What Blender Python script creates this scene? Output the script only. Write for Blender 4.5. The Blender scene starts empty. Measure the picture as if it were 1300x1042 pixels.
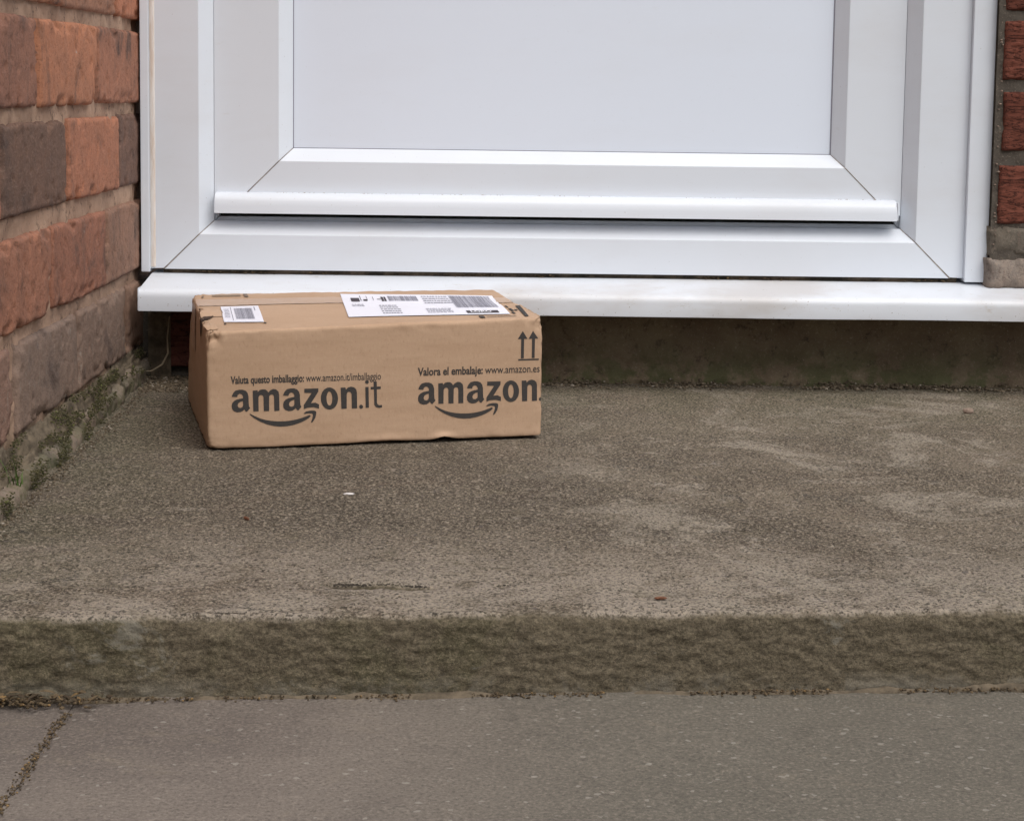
import bpy, bmesh, math, random
from mathutils import Vector, Matrix, noise
random.seed(7)
S = bpy.context.scene
COL = S.collection

# ------------------------------------------------------------------ camera
cam_d = bpy.data.cameras.new('camera')
cam = bpy.data.objects.new('camera', cam_d)
COL.objects.link(cam)
S.camera = cam
PITCH, YAW, ROLL = math.atan(.106), math.atan(18/2400.), .0130
fw = Vector((math.sin(YAW)*math.cos(PITCH), math.cos(YAW)*math.cos(PITCH), -math.sin(PITCH)))
r0 = Vector((math.cos(YAW), -math.sin(YAW), 0))
u0 = r0.cross(fw)
rt = r0*math.cos(ROLL) + u0*math.sin(ROLL)
up = -r0*math.sin(ROLL) + u0*math.cos(ROLL)
M = Matrix((rt, up, -fw)).transposed().to_4x4()
M.translation = Vector((0, -2.1, .331))
cam.matrix_world = M
cam_d.sensor_fit = 'HORIZONTAL'
cam_d.sensor_width = 36
cam_d.lens = 2400/1300*36
cam_d.shift_y = -(521-363)/1300
cam_d.clip_start = .05
cam_d.clip_end = 2000
cam_d.dof.use_dof = False
cam_d.dof.focus_distance = 1.55
cam_d.dof.aperture_fstop = 36

# ------------------------------------------------------------------ light: soft overcast daylight
SUN_EL, SUN_AZ = math.radians(58), math.radians(147)     # azimuth clockwise from +Y
W = bpy.data.worlds.new('World'); S.world = W; W.use_nodes = True
wn = W.node_tree.nodes; wl = W.node_tree.links
sky = wn.new('ShaderNodeTexSky'); sky.sky_type = 'NISHITA'; sky.sun_disc = False
sky.sun_elevation = SUN_EL; sky.sun_rotation = SUN_AZ
sky.air_density = 1.0; sky.dust_density = 4.0; sky.ozone_density = 1.0
hs = wn.new('ShaderNodeHueSaturation'); hs.inputs['Saturation'].default_value = .50
bg = wn['Background']; bg.inputs['Strength'].default_value = .082
wl.new(sky.outputs[0], hs.inputs['Color']); wl.new(hs.outputs[0], bg.inputs['Color'])
sd = bpy.data.lights.new('sun', 'SUN'); sd.energy = 1.5; sd.angle = math.radians(62); sd.color = (1, .985, .965)
sun = bpy.data.objects.new('sun', sd); COL.objects.link(sun)
dv = Vector((math.sin(SUN_AZ)*math.cos(SUN_EL), math.cos(SUN_AZ)*math.cos(SUN_EL), math.sin(SUN_EL)))
sun.rotation_euler = dv.to_track_quat('Z', 'Y').to_euler()
sun.location = (1, -3, 4)
S.view_settings.view_transform = 'Standard'; S.view_settings.look = 'None'
S.view_settings.exposure = .52; S.view_settings.gamma = 1; S.view_settings.use_curve_mapping = False
S.render.engine = 'CYCLES'

# ------------------------------------------------------------------ helpers
def fn(x, y, z, o=4, lac=2.0, h=.9):
    return noise.fractal(Vector((x, y, z)), h, lac, o)

def smooth(a, b, x):
    t = max(0, min(1, (x-a)/(b-a))); return t*t*(3-2*t)

def mesh_obj(name, verts, faces, mat, parent=None, shade=True, loc=None):
    me = bpy.data.meshes.new(name)
    me.from_pydata([tuple(v) for v in verts], [], faces)
    me.validate()
    me.update()
    if shade:
        me.polygons.foreach_set('use_smooth', [True]*len(me.polygons))
    if mat: me.materials.append(mat)
    o = bpy.data.objects.new(name, me); COL.objects.link(o)
    if parent: o.parent = parent
    if loc: o.location = loc
    return o

def bm_obj(name, bm, mat, parent=None, bevel=0, smooth_ang=None):
    if bevel:
        bmesh.ops.bevel(bm, geom=[e for e in bm.edges if e.calc_face_angle(0) > .5], offset=bevel, segments=2, profile=.7, affect='EDGES')
    bmesh.ops.recalc_face_normals(bm, faces=bm.faces)
    me = bpy.data.meshes.new(name); bm.to_mesh(me); bm.free()
    if mat: me.materials.append(mat)
    o = bpy.data.objects.new(name, me); COL.objects.link(o)
    if parent: o.parent = parent
    return o

def box_bm(x0, x1, y0, y1, z0, z1, bm=None):
    bm = bm or bmesh.new()
    r = bmesh.ops.create_cube(bm, size=1)
    for v in r['verts']:
        v.co = Vector(((x0+x1)/2 + v.co.x*(x1-x0), (y0+y1)/2 + v.co.y*(y1-y0), (z0+z1)/2 + v.co.z*(z1-z0)))
    return bm

def thing(name, label, cat, loc=(0, 0, 0), group=None):
    o = bpy.data.objects.new(name, None); COL.objects.link(o)
    o.location = loc; o.empty_display_size = .05
    o['label'] = label; o['category'] = cat
    if group: o['group'] = group
    return o

def tag(o, label=None, cat=None, group=None, kind=None):
    if label: o['label'] = label
    if cat: o['category'] = cat
    if group: o['group'] = group
    if kind: o['kind'] = kind
    return o

class N:
    """tiny node-graph helper"""
    def __init__(s, name, rough=.8, spec=.5):
        s.m = bpy.data.materials.new(name); s.m.use_nodes = True
        s.t = s.m.node_tree; s.n = s.t.nodes; s.l = s.t.links
        s.b = s.n['Principled BSDF']; s.b.inputs['Roughness'].default_value = rough
        s.b.inputs['Specular IOR Level'].default_value = spec
        s.tc = s.n.new('ShaderNodeTexCoord'); s.co = s.tc.outputs['Object']
        s.disp = None
    def geo(s, out): return s.n.new('ShaderNodeNewGeometry').outputs[out]
    def map(s, scale=(1, 1, 1), loc=(0, 0, 0), src=None, rot=(0, 0, 0)):
        m = s.n.new('ShaderNodeMapping'); m.inputs['Scale'].default_value = scale; m.inputs['Location'].default_value = loc
        m.inputs['Rotation'].default_value = rot
        s.l.new(src or s.co, m.inputs['Vector']); return m.outputs[0]
    def noise(s, scale, detail=4, rough=.6, src=None, dist=0):
        n = s.n.new('ShaderNodeTexNoise'); n.inputs['Scale'].default_value = scale; n.inputs['Detail'].default_value = detail
        n.inputs['Roughness'].default_value = rough; n.inputs['Distortion'].default_value = dist
        s.l.new(src or s.co, n.inputs['Vector']); return n.outputs['Fac']
    def vor(s, scale, out='Distance', src=None, feat='F1'):
        n = s.n.new('ShaderNodeTexVoronoi'); n.feature = feat; n.inputs['Scale'].default_value = scale
        s.l.new(src or s.co, n.inputs['Vector']); return n.outputs[out]
    def rng(s, v, a, b, c=0, d=1, sm=True):
        n = s.n.new('ShaderNodeMapRange'); n.interpolation_type = 'SMOOTHSTEP' if sm else 'LINEAR'
        for i, x in zip((1, 2, 3, 4), (a, b, c, d)): n.inputs[i].default_value = x
        s.l.new(v, n.inputs[0]); return n.outputs[0]
    def math(s, op, a, b=None, clamp=False):
        n = s.n.new('ShaderNodeMath'); n.operation = op; n.use_clamp = clamp
        for i, x in enumerate((a, b)):
            if x is None: continue
            if isinstance(x, (int, float)): n.inputs[i].default_value = x
            else: s.l.new(x, n.inputs[i])
        return n.outputs[0]
    def mix(s, f, a, b, mode='MIX'):
        n = s.n.new('ShaderNodeMix'); n.data_type = 'RGBA'; n.blend_type = mode
        for i, x in ((0, f), (6, a), (7, b)):
            if isinstance(x, (int, float)): n.inputs[i].default_value = x
            elif isinstance(x, tuple): n.inputs[i].default_value = x if len(x) == 4 else x+(1,)
            else: s.l.new(x, n.inputs[i])
        return n.outputs[2]
    def sep(s, src=None):
        n = s.n.new('ShaderNodeSeparateXYZ'); s.l.new(src or s.co, n.inputs[0]); return n.outputs
    def color(s, c):
        if isinstance(c, tuple): s.b.inputs['Base Color'].default_value = c if len(c) == 4 else c+(1,)
        else: s.l.new(c, s.b.inputs['Base Color'])
    def rough(s, r): s.l.new(r, s.b.inputs['Roughness'])
    def bump(s, h, strength=.5, dist=.001):
        n = s.n.new('ShaderNodeBump'); n.inputs['Strength'].default_value = strength; n.inputs['Distance'].default_value = dist
        s.l.new(h, n.inputs['Height'])
        if s.disp: s.l.new(s.disp, n.inputs['Normal'])
        s.disp = n.outputs[0]; s.l.new(s.disp, s.b.inputs['Normal'])
    def objcol(s):
        n = s.n.new('ShaderNodeObjectInfo'); return n.outputs['Color'], n.outputs['Random']

# ------------------------------------------------------------------ materials
def mat_step():
    m = N('weathered_concrete', .92, .25)
    x, y, z = m.sep()
    big = m.noise(2.3, 5, .6); mid = m.noise(9, 6, .65, dist=.4); fine = m.noise(70, 5, .75)
    grain = m.vor(570, 'Color'); gx = m.sep(grain)[0]; gy = m.sep(grain)[1]
    spk = m.noise(400, 5, .85)
    c = m.mix(m.rng(big, .40, .60), (.078, .061, .042), (.132, .104, .073))
    c = m.mix(m.rng(mid, .44, .62, 0, .7), c, (.195, .158, .116))
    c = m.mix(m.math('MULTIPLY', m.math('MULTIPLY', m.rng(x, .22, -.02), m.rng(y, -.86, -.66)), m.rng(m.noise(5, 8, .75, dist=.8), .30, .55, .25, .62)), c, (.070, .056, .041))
    # warm rusty-brown patches
    c = m.mix(m.math('MULTIPLY', m.rng(m.noise(4.5, 8, .75, m.map((1, 1, 1), (7.3, 1, 0)), .9), .50, .60), .4), c, (.145, .104, .074))
    # paler worn band along the nosing, and worn scuffs with ragged edges to the right
    front = m.math('MULTIPLY', m.rng(y, -.68, -.90), m.rng(m.noise(13, 8, .75, dist=.6), .38, .56))
    c = m.mix(m.math('MULTIPLY', front, .85), c, (.37, .315, .255))
    xr = m.math('MULTIPLY', m.rng(x, -.06, .18), m.rng(m.noise(6.5, 9, .78, dist=1.1), .50, .60))
    c = m.mix(m.math('MULTIPLY', xr, .85), c, (.34, .295, .235))
    sc = m.rng(m.noise(17, 8, .8, m.map((.8, 1.3, 1), (2, 5, 0)), 1.5), .60, .66)
    c = m.mix(m.math('MULTIPLY', sc, .75), c, (.42, .375, .315))
    # green film at the back and by the wall
    back = m.math('MAXIMUM', m.math('MULTIPLY', m.rng(y, -.45, -.05), m.rng(x, -.1, .15, .55, 1)), m.rng(x, -.20, -.37))
    back = m.math('MULTIPLY', back, m.rng(m.noise(8, 7, .7, dist=.6), .40, .58))
    c = m.mix(m.math('MULTIPLY', back, .72), c, (.078, .074, .040))
    # dark ragged smudges
    sm = m.rng(m.noise(11, 8, .75, m.map((1, 1.4, 1), (0, 9, 0)), 1.3), .60, .66)
    c = m.mix(m.math('MULTIPLY', sm, .75), c, (.045, .043, .038))
    # aggregate: pale and dark grains, a few larger stones
    c = m.mix(m.math('MULTIPLY', m.rng(gx, .80, .90), m.rng(gy, 0, 1, .2, .9)), c, (.38, .32, .24))
    c = m.mix(m.math('MULTIPLY', m.rng(gx, .22, .12), .75), c, (.026, .022, .017))
    c = m.mix(m.math('MULTIPLY', m.rng(spk, .525, .58), .68), c, (.42, .35, .265))
    c = m.mix(m.math('MULTIPLY', m.rng(spk, .475, .42), .75), c, (.028, .022, .016))
    c = m.mix(m.math('MULTIPLY', m.rng(fine, .58, .68), .35), c, (.34, .29, .22))
    big2 = m.vor(190, 'Color', m.map((1, 1.4, 1))); b2 = m.sep(big2)[1]; b3 = m.sep(big2)[0]; dd = m.vor(190, 'Distance', m.map((1, 1.4, 1)))
    st = m.math('MULTIPLY', m.rng(b2, .90, .92), m.rng(dd, .50, .30))
    c = m.mix(m.math('MULTIPLY', st, .75), c, m.mix(b3, (.42, .36, .28), (.12, .10, .095)))
    # riser: moss and algae, white lime patches
    nz = m.sep(m.geo('Normal'))[2]
    ris = m.rng(m.math('ADD', z, m.math('MULTIPLY', m.math('SUBTRACT', m.noise(25, 6, .7), .5), .012)), .000, -.005)
    ms = m.map((1, 1, 1.6))
    rn = m.noise(30, 9, .8, ms); rf = m.noise(420, 5, .85, m.map((.8, 1, 1.2)))
    rc = m.mix(m.rng(rn, .30, .70), (.112, .090, .058), (.165, .133, .090))
    rc = m.mix(m.math('MULTIPLY', m.rng(m.noise(7, 8, .7, dist=.8), .48, .60), .5), rc, (.088, .080, .038))
    rc = m.mix(m.math('MULTIPLY', m.rng(rf, .52, .59), .62), rc, (.27, .22, .145))
    rc = m.mix(m.math('MULTIPLY', m.rng(rf, .48, .41), .62), rc, (.034, .028, .018))
    wp = m.math('MULTIPLY', m.rng(m.noise(12, 8, .75, m.map((1, 1, 1.5), (3.1, 0, 0)), .7), .60, .66), .55)
    rc = m.mix(wp, rc, (.27, .25, .205))
    wl2 = m.math('MULTIPLY', m.rng(z, -.036, -.050), m.rng(m.noise(20, 7, .75, dist=.5), .44, .56))
    rc = m.mix(m.math('MULTIPLY', wl2, .5), rc, (.25, .225, .18))
    lnz = m.noise(1, 8, .85, m.map((55, 55, 330)))
    rc = m.mix(m.math('MULTIPLY', m.rng(lnz, .52, .64), .35), rc, (.23, .19, .13))
    rc = m.mix(m.math('MULTIPLY', m.rng(lnz, .48, .37), .45), rc, (.055, .044, .027))
    c = m.mix(ris, c, rc)
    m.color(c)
    m.bump(m.noise(38, 6, .7), .22, .0025)
    m.bump(spk, .9, .0018)
    m.bump(gx, .35, .0007)
    return m.m

def mat_paving():
    m = N('paving_concrete', .9, .25)
    x, y, z = m.sep()
    big = m.noise(6, 5, .6); f = m.noise(400, 5, .85); g = m.sep(m.vor(380, 'Color'))[0]
    c = m.mix(m.rng(big, .36, .64), (.135, .112, .096), (.185, .155, .130))
    c = m.mix(m.math('MULTIPLY', m.rng(x, -.15, .12), .75), c, (.128, .118, .092))
    c = m.mix(m.math('MULTIPLY', m.rng(m.noise(11, 8, .75, m.map((1, 1.5, 1)), .8), .56, .68), .35), c, (.25, .205, .15))
    c = m.mix(m.math('MULTIPLY', m.rng(f, .52, .62), .45), c, (.32, .27, .22))
    c = m.mix(m.math('MULTIPLY', m.rng(f, .48, .39), .55), c, (.06, .052, .044))
    c = m.mix(m.math('MULTIPLY', m.rng(g, .985, .99), .4), c, (.38, .35, .30))
    c = m.mix(m.math('MULTIPLY', m.rng(m.noise(120, 6, .8), .62, .70), .6), c, (.06, .050, .04))
    m.color(c)
    m.bump(m.noise(50, 5, .7), .4, .002); m.bump(f, .5, .0011)
    return m.m

def mat_brick():
    m = N('old_brick', .88, .25)
    oc, rnd = m.objcol()
    off = m.n.new('ShaderNodeVectorMath'); off.operation = 'ADD'
    cmb = m.n.new('ShaderNodeCombineXYZ')
    for i, k in enumerate((3.7, 9.1, 17.3)): m.l.new(m.math('MULTIPLY', rnd, k), cmb.inputs[i])
    m.l.new(m.co, off.inputs[0]); m.l.new(cmb.outputs[0], off.inputs[1]); v = off.outputs[0]
    n1 = m.noise(16, 5, .65, v, .5); n2 = m.noise(60, 6, .75, v); n3 = m.noise(300, 4, .8, v)
    c = m.mix(m.rng(n1, .40, .66, 0, .75), oc, m.mix(1.0, oc, (1.25, 1.18, 1.12), 'MULTIPLY'))
    c = m.mix(m.math('MULTIPLY', m.rng(n1, .46, .30), .75), c, (.085, .060, .052))
    ms = m.map((1, 1, .25), src=v)
    c = m.mix(m.math('MULTIPLY', m.rng(m.noise(40, 4, .7, ms), .56, .72), .5), c, (.13, .085, .068))
    c = m.mix(m.math('MULTIPLY', m.rng(n2, .52, .75), .5), c, m.mix(1.0, c, (1.5, 1.45, 1.4), 'MULTIPLY'))
    c = m.mix(m.math('MULTIPLY', m.rng(n2, .48, .30), .55), c, m.mix(1.0, c, (.45, .42, .42), 'MULTIPLY'))
    c = m.mix(m.math('MULTIPLY', m.rng(n3, .55, .64), .30), c, (.40, .27, .20))
    c = m.mix(m.math('MULTIPLY', m.rng(n3, .45, .36), .5), c, (.06, .036, .028))
    sp = m.math('MULTIPLY', m.rng(m.noise(70, 3, .7, m.map((1, 1, .6), src=v)), .735, .77), .6)
    c = m.mix(sp, c, (.50, .45, .40))
    # soot-grey weathering and white scratches on the lowest courses, algae at the foot
    wz = m.sep(m.geo('Position'))[2]
    low = m.rng(wz, .135, .10)
    g = m.math('MULTIPLY', low, m.rng(n1, .30, .55, .10, .55))
    c = m.mix(g, c, (.24, .165, .125))
    scr = m.math('MULTIPLY', low, m.rng(m.noise(160, 5, .85, m.map((1, 1, .35), src=v)), .55, .70))
    c = m.mix(m.math('MULTIPLY', scr, .6), c, (.34, .32, .28))
    al = m.math('MULTIPLY', m.rng(wz, .035, .0), m.rng(m.noise(40, 5, .7, v), .40, .58))
    c = m.mix(m.math('MULTIPLY', al, .75), c, (.085, .090, .040))
    m.color(c)
    m.bump(n2, .45, .0022); m.bump(n3, 1.0, .0016)
    return m.m

def mat_rustic():
    m = N('rustic_brick', .9, .2)
    oc, rnd = m.objcol()
    n1 = m.noise(30, 5, .7); n3 = m.noise(320, 4, .8)
    c = m.mix(m.rng(n1, .35, .65, 0, .6), oc, m.mix(1.0, oc, (.60, .55, .55), 'MULTIPLY'))
    c = m.mix(m.math('MULTIPLY', m.rng(n3, .55, .72), .4), c, m.mix(1.0, oc, (1.7, 1.7, 1.7), 'MULTIPLY'))
    c = m.mix(m.math('MULTIPLY', m.rng(n3, .45, .30), .5), c, (.03, .012, .010))
    wv = m.noise(26, 4, .6, m.map((1, .55, 3.2)), 1.2)
    ck = m.math('SUBTRACT', 1.0, m.rng(m.math('ABSOLUTE', m.math('SUBTRACT', wv, .5)), .0, .018))
    ck2 = m.math('SUBTRACT', 1.0, m.rng(m.math('ABSOLUTE', m.math('SUBTRACT', m.noise(48, 4, .6, m.map((1, .6, 3.0), (4, 2, 1)), 1.0), .5)), .0, .016))
    ck = m.math('MULTIPLY', m.math('MAXIMUM', ck, ck2), m.rng(n1, .35, .5))
    c = m.mix(m.math('MULTIPLY', ck, .8), c, (.030, .012, .010))
    c = m.mix(m.rng(m.noise(75, 3, .6), .755, .775), c, (.5, .45, .42))
    m.color(c); m.bump(n3, .5, .0009); m.bump(m.math('SUBTRACT', 1.0, ck), .8, .0015); return m.m

def mat_mortar(name, a, b, moss=True):
    m = N(name, .95, .15)
    n1 = m.noise(14, 5, .7); n3 = m.noise(330, 4, .85); n2 = m.noise(85, 5, .75)
    c = m.mix(m.rng(n1, .35, .65), a, b)
    c = m.mix(m.math('MULTIPLY', m.rng(n3, .54, .72), .5), c, (.42, .34, .27))
    c = m.mix(m.math('MULTIPLY', m.rng(n2, .46, .33), .65), c, (.055, .040, .032))
    if moss:
        wz = m.sep(m.geo('Position'))[2]
        al = m.math('MULTIPLY', m.rng(wz, .06, .0), m.rng(m.noise(34, 5, .7), .40, .56))
        c = m.mix(m.math('MULTIPLY', al, .8), c, (.075, .080, .036))
    m.color(c); m.bump(n2, .6, .002); m.bump(n3, .7, .001)
    return m.m

def mat_upvc(name='white_upvc', dirt=.45, base=(.705, .745, .800)):
    m = N(name, .34, .45)
    n1 = m.noise(5, 5, .6, m.map((1, 1, 2.5))); n2 = m.noise(45, 6, .75, m.map((.6, 1, 1.6)))
    c = m.mix(m.math('MULTIPLY', m.rng(n1, .45, .72), dirt*.5), base, (.58, .57, .57))
    c = m.mix(m.math('MULTIPLY', m.rng(n2, .60, .78), dirt*.55), c, (.50, .46, .41))
    c = m.mix(m.math('MULTIPLY', m.rng(m.noise(380, 2, .6), .70, .76), dirt*.8), c, (.30, .26, .22))
    m.color(c)
    m.rough(m.rng(n1, .3, .7, .28, .45))
    m.bump(m.noise(3.5, 2, .5), .12, .002)
    return m.m

def mat_card():
    m = N('corrugated_cardboard', .72, .3)
    fl = m.noise(9, 4, .6, m.map((1, 1, 6))); f = m.noise(420, 3, .7, m.map((1, 1, .5)))
    n2 = m.noise(30, 5, .7)
    c = m.mix(m.rng(fl, .3, .7), (.43, .285, .183), (.48, .325, .215))
    c = m.mix(m.math('MULTIPLY', m.rng(f, .56, .72), .35), c, (.55, .39, .26))
    c = m.mix(m.math('MULTIPLY', m.rng(f, .44, .30), .30), c, (.30, .18, .105))
    c = m.mix(m.math('MULTIPLY', m.rng(n2, .58, .75), .22), c, (.33, .20, .12))
    m.color(c); m.bump(fl, .25, .0015); m.bump(f, .25, .0004)
    m.bump(m.noise(14, 3, .5, m.map((14, 14, .3))), .22, .0006); m.bump(m.noise(22, 4, .6, dist=.8), .25, .0015)
    return m.m

def plain(name, c, rough=.8, var=.3, scale=60, spec=.3, c2=None):
    m = N(name, rough, spec)
    c2 = c2 or tuple(v*(1-var) for v in c)
    m.color(m.mix(m.rng(m.noise(scale, 5, .7), .35, .65), c, c2))
    m.bump(m.noise(scale*4, 3, .7), .3, .0006)
    return m.m

def mat_ink(name, c=(.048, .043, .040), wear=.25):
    m = N(name, .75, .25)
    m.color(m.mix(m.math('MULTIPLY', m.rng(m.noise(500, 3, .7), .55, .75), wear), c, (.20, .14, .10)))
    return m.m

def mat_varied(name, a, b, c3):
    """stuff made of many little pieces: colour changes with the island"""
    m = N(name, .9, .2)
    r = m.geo('Random Per Island')
    c = m.mix(m.rng(r, .25, .6), a, b); c = m.mix(m.rng(r, .945, .955), c, c3)
    m.color(m.mix(m.math('MULTIPLY', m.rng(m.noise(400, 3, .7), .4, .7), .35), c, (.05, .042, .030)))
    return m.m

MT = dict(step=mat_step(), paving=mat_paving(), brick=mat_brick(), rustic=mat_rustic(),
    mortar=mat_mortar('tan_mortar', (.47, .315, .225), (.34, .225, .162)),
    gmortar=mat_mortar('grey_mortar', (.115, .098, .080), (.082, .070, .058), False),
    render=mat_mortar('dark_cement_render', (.175, .138, .090), (.135, .098, .066)),
    upvc=mat_upvc(), sill=mat_upvc('weathered_upvc_sill', 2.2, (.72, .755, .805)), panel=mat_upvc('smooth_upvc_panel', .14, (.755, .815, .910)),
    gasket=plain('dirty_gasket', (.022, .024, .017), .9, .6, 90, c2=(.012, .012, .010)),
    grime=plain('tan_grime_line', (.36, .27, .20), .9, .4, 70),
    seam=plain('mitre_seam', (.33, .28, .24), .9, .5, 50),
    card=mat_card(), tape=plain('paper_tape', (.50, .345, .235), .38, .06, 30, .5, c2=(.465, .31, .205)),
    ink=mat_ink('dark_print'), greyink=mat_ink('grey_print', (.25, .25, .30), .1), blackink=mat_ink('label_print', (.06, .05, .06), .1),
    paper=plain('label_paper', (.82, .82, .90), .45, .03, 20, .4), whiteink=plain('white_print', (.8, .8, .85), .6, .02),
    earth=plain('dark_earth', (.105, .084, .064), .95, .6, 120), ground=plain('ground_concrete', (.17, .155, .13), .95, .3, 3),
    gravel=mat_varied('mixed_gravel', (.095, .072, .048), (.175, .138, .095), (.36, .31, .25)),
    moss=mat_varied('moss_green', (.048, .048, .020), (.090, .080, .036), (.14, .15, .05)),
    litter=mat_varied('dry_litter', (.060, .042, .026), (.125, .088, .050), (.24, .15, .065)),
    grass=plain('grass_blade', (.055, .115, .022), .6, .3, 30, c2=(.10, .15, .035)),
    stone=plain('stone_chip', (.30, .22, .17), .85, .3, 200), white=plain('white_flake', (.75, .70, .68), .6, .1, 50),
    leaf=plain('brown_leaf', (.20, .085, .045), .8, .4, 90), bluechip=plain('blue_chip', (.06, .085, .16), .7, .3, 90),
    root=plain('dry_root', (.40, .32, .22), .9, .3, 120), packing=plain('old_mortar_packing', (.12, .090, .062), .95, .8, 45, c2=(.025, .022, .016)), rubble=plain('peeled_mortar', (.16, .125, .085), .95, .5, 80))

# ------------------------------------------------------------------ ground and step (the setting)
g = mesh_obj('ground', [(-150, -150, -.075), (150, -150, -.075), (150, 150, -.075), (-150, 150, -.075)], [(0, 1, 2, 3)], MT['ground'], shade=False)
tag(g, kind='structure')

def lin(a, b, step):
    n = max(1, int(round((b-a)/step))); return [a+(b-a)*i/n for i in range(n)]

def edge_y(x): return -.9368 + .068*(x-.0114) + .0022*fn(x*9, 3, 0, 4) if x < .9 else -.9368 + .068*.8886

def make_step():
    xs = lin(-.405, .62, .0032) + lin(.62, 1.8, .04) + [1.8]
    prof = []                                   # (t, z, kind): t = distance behind the nosing line
    for t in lin(-1.06, -.42, .008): prof.append((-t, 0, 0))
    for t in lin(-.42, -.02, .0032): prof.append((-t, 0, 0))
    for t in lin(-.02, -.006, .002): prof.append((-t, 0, 0))
    r = .006
    for i in range(6):
        a = math.pi/2*i/5; prof.append((r - r*math.sin(a), -r + r*math.cos(a), 1))
    for z in lin(.008, .053, .0016): prof.append((0, -z, 2))
    prof.append((0, -.056, 2)); prof.append((0, -.08, 3))
    V = []; 
    pits = [(-.0955, -.8713, .017, .007, .0065), (-.072, -.869, .014, .004, .004), (-.0535, -.8735, .013, .006, .006), (.005, -.868, .008, .005, .002),
            (.0, -.58, .03, .006, .0012), (.155, -.70, .05, .03, .0012)]
    for x in xs:
        ey = edge_y(x)
        for t, z, k in prof:
            y = ey + t
            if k == 0:
                w = smooth(0, .02, t)
                dz = .0007*fn(x*4, y*4, 0, 2) + .0006*fn(x*60, y*60, 1, 3)
                dz += .0007*fn(x*170, y*170, 2, 2)
                for px, py, rx, ry, d in pits:
                    q = ((x-px)/rx)**2 + ((y-py)/ry)**2
                    if q < 4: dz -= d*math.exp(-q*1.3)*(1+.8*fn(x*90, y*90, 4, 2))
                V.append((x, y, z + dz - .0012*(1-w)))
            else:
                zz = z + (.0007*fn(x*4, y*4, 0, 2) + .0016*fn(x*26, 0, 9, 4))*smooth(-.03, 0, z)
                rough = .0008*fn(x*14, z*20, 5, 2) + .0016*fn(x*130, z*170, 6, 4)
                lf = smooth(-.18, -.33, x)      # looser, mossier riser at the left
                rough += .0028*lf*fn(x*80, z*100, 8, 4)
                chip = (max(0, fn(x*13, 1.7, 3, 4) - .22)*.012 + max(0, fn(x*60, 4.7, 3, 3) - .2)*.003)*smooth(-.018, -.001, z)
                yy = y - rough*smooth(0, -.008, z) + chip + .006*smooth(-.052, -.03, z)*0
                V.append((x, yy, zz - chip*.25))
    n = len(prof); F = []
    for i in range(len(xs)-1):
        for j in range(n-1):
            a = i*n+j; F.append((a, a+1, a+n+1, a+n))
    o = mesh_obj('step', V, F, MT['step'])
    tag(o, kind='structure'); return o
step = make_step()

def slab(name, x0, x1, y0, y1f, mat, res=.006, fine=None):
    """paving slab: top sheet with dropped worn edges"""
    xs = lin(x0, min(x1, .62), res) + (lin(.62, x1, .06) if x1 > .62 else []) + [x1]
    V = []; ys = lin(y0, -1.35, .08) + lin(-1.35, -.9, .004) + [-.9]
    for x in xs:
        for y in ys:
            d = min(x-x0, x1-x, y-y0)
            wob = .0035*fn(x*40, y*40, 7, 2)
            z = -.052 + .0016*fn(x*6, y*6, 3, 3) + .0008*fn(x*60, y*60, 3, 3)
            x_ = x + .0016*fn(y*28, 2, 2, 3)*smooth(.03, 0, d)
            z -= .0010*smooth(.003+wob*.8, 0, d)
            V.append((x_, y, z))
    n = len(ys); F = [(i*n+j, (i+1)*n+j, (i+1)*n+j+1, i*n+j+1) for i in range(len(xs)-1) for j in range(n-1)]
    m = len(V)
    return mesh_obj(name, V, F, mat)
pv = mesh_obj('pavement', [(-1.3, -2.6, -.0550), (1.7, -2.6, -.0550), (1.7, -.85, -.0550), (-1.3, -.85, -.0550)], [(0, 1, 2, 3)], MT['earth'], shade=False)
tag(pv, kind='structure')
s1 = slab('paving_slab', -1.2, -.2600, -2.5, 0, MT['paving'])
s2 = slab('paving_slab', -.2596, 1.6, -2.5, 0, MT['paving'])
s1.parent = pv; s2.parent = pv

# uneven bead of mortar where the riser meets the paving
def bead(name, x0, x1, parent):
    V = []; F = []; xs = lin(x0, x1, .0035)+[x1]; K = 7
    for x in xs:
        h = .0022 + .003*fn(x*17, 0, 1, 5); w = .0045 + .005*fn(x*12, 5, 1, 5)
        h = max(.0004, h); w = max(.003, w)
        ey = -.9368 + .068*(x-.0114) - .006
        for k in range(K):
            a = math.pi*.5*k/(K-1)
            V.append((x, ey + .004 - w*math.cos(a)*1.0 + .0006*fn(x*120, k, 2, 2), -.0535 + h*math.sin(a)*1.3 + .0008*fn(x*150, k, 3, 2)))
    for i in range(len(xs)-1):
        for k in range(K-1):
            a = i*K+k; F.append((a, a+K, a+K+1, a+1))
    return mesh_obj(name, V, F, MT['rubble'], parent)
bead('mortar_bead', -.40, .75, step)

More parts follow.
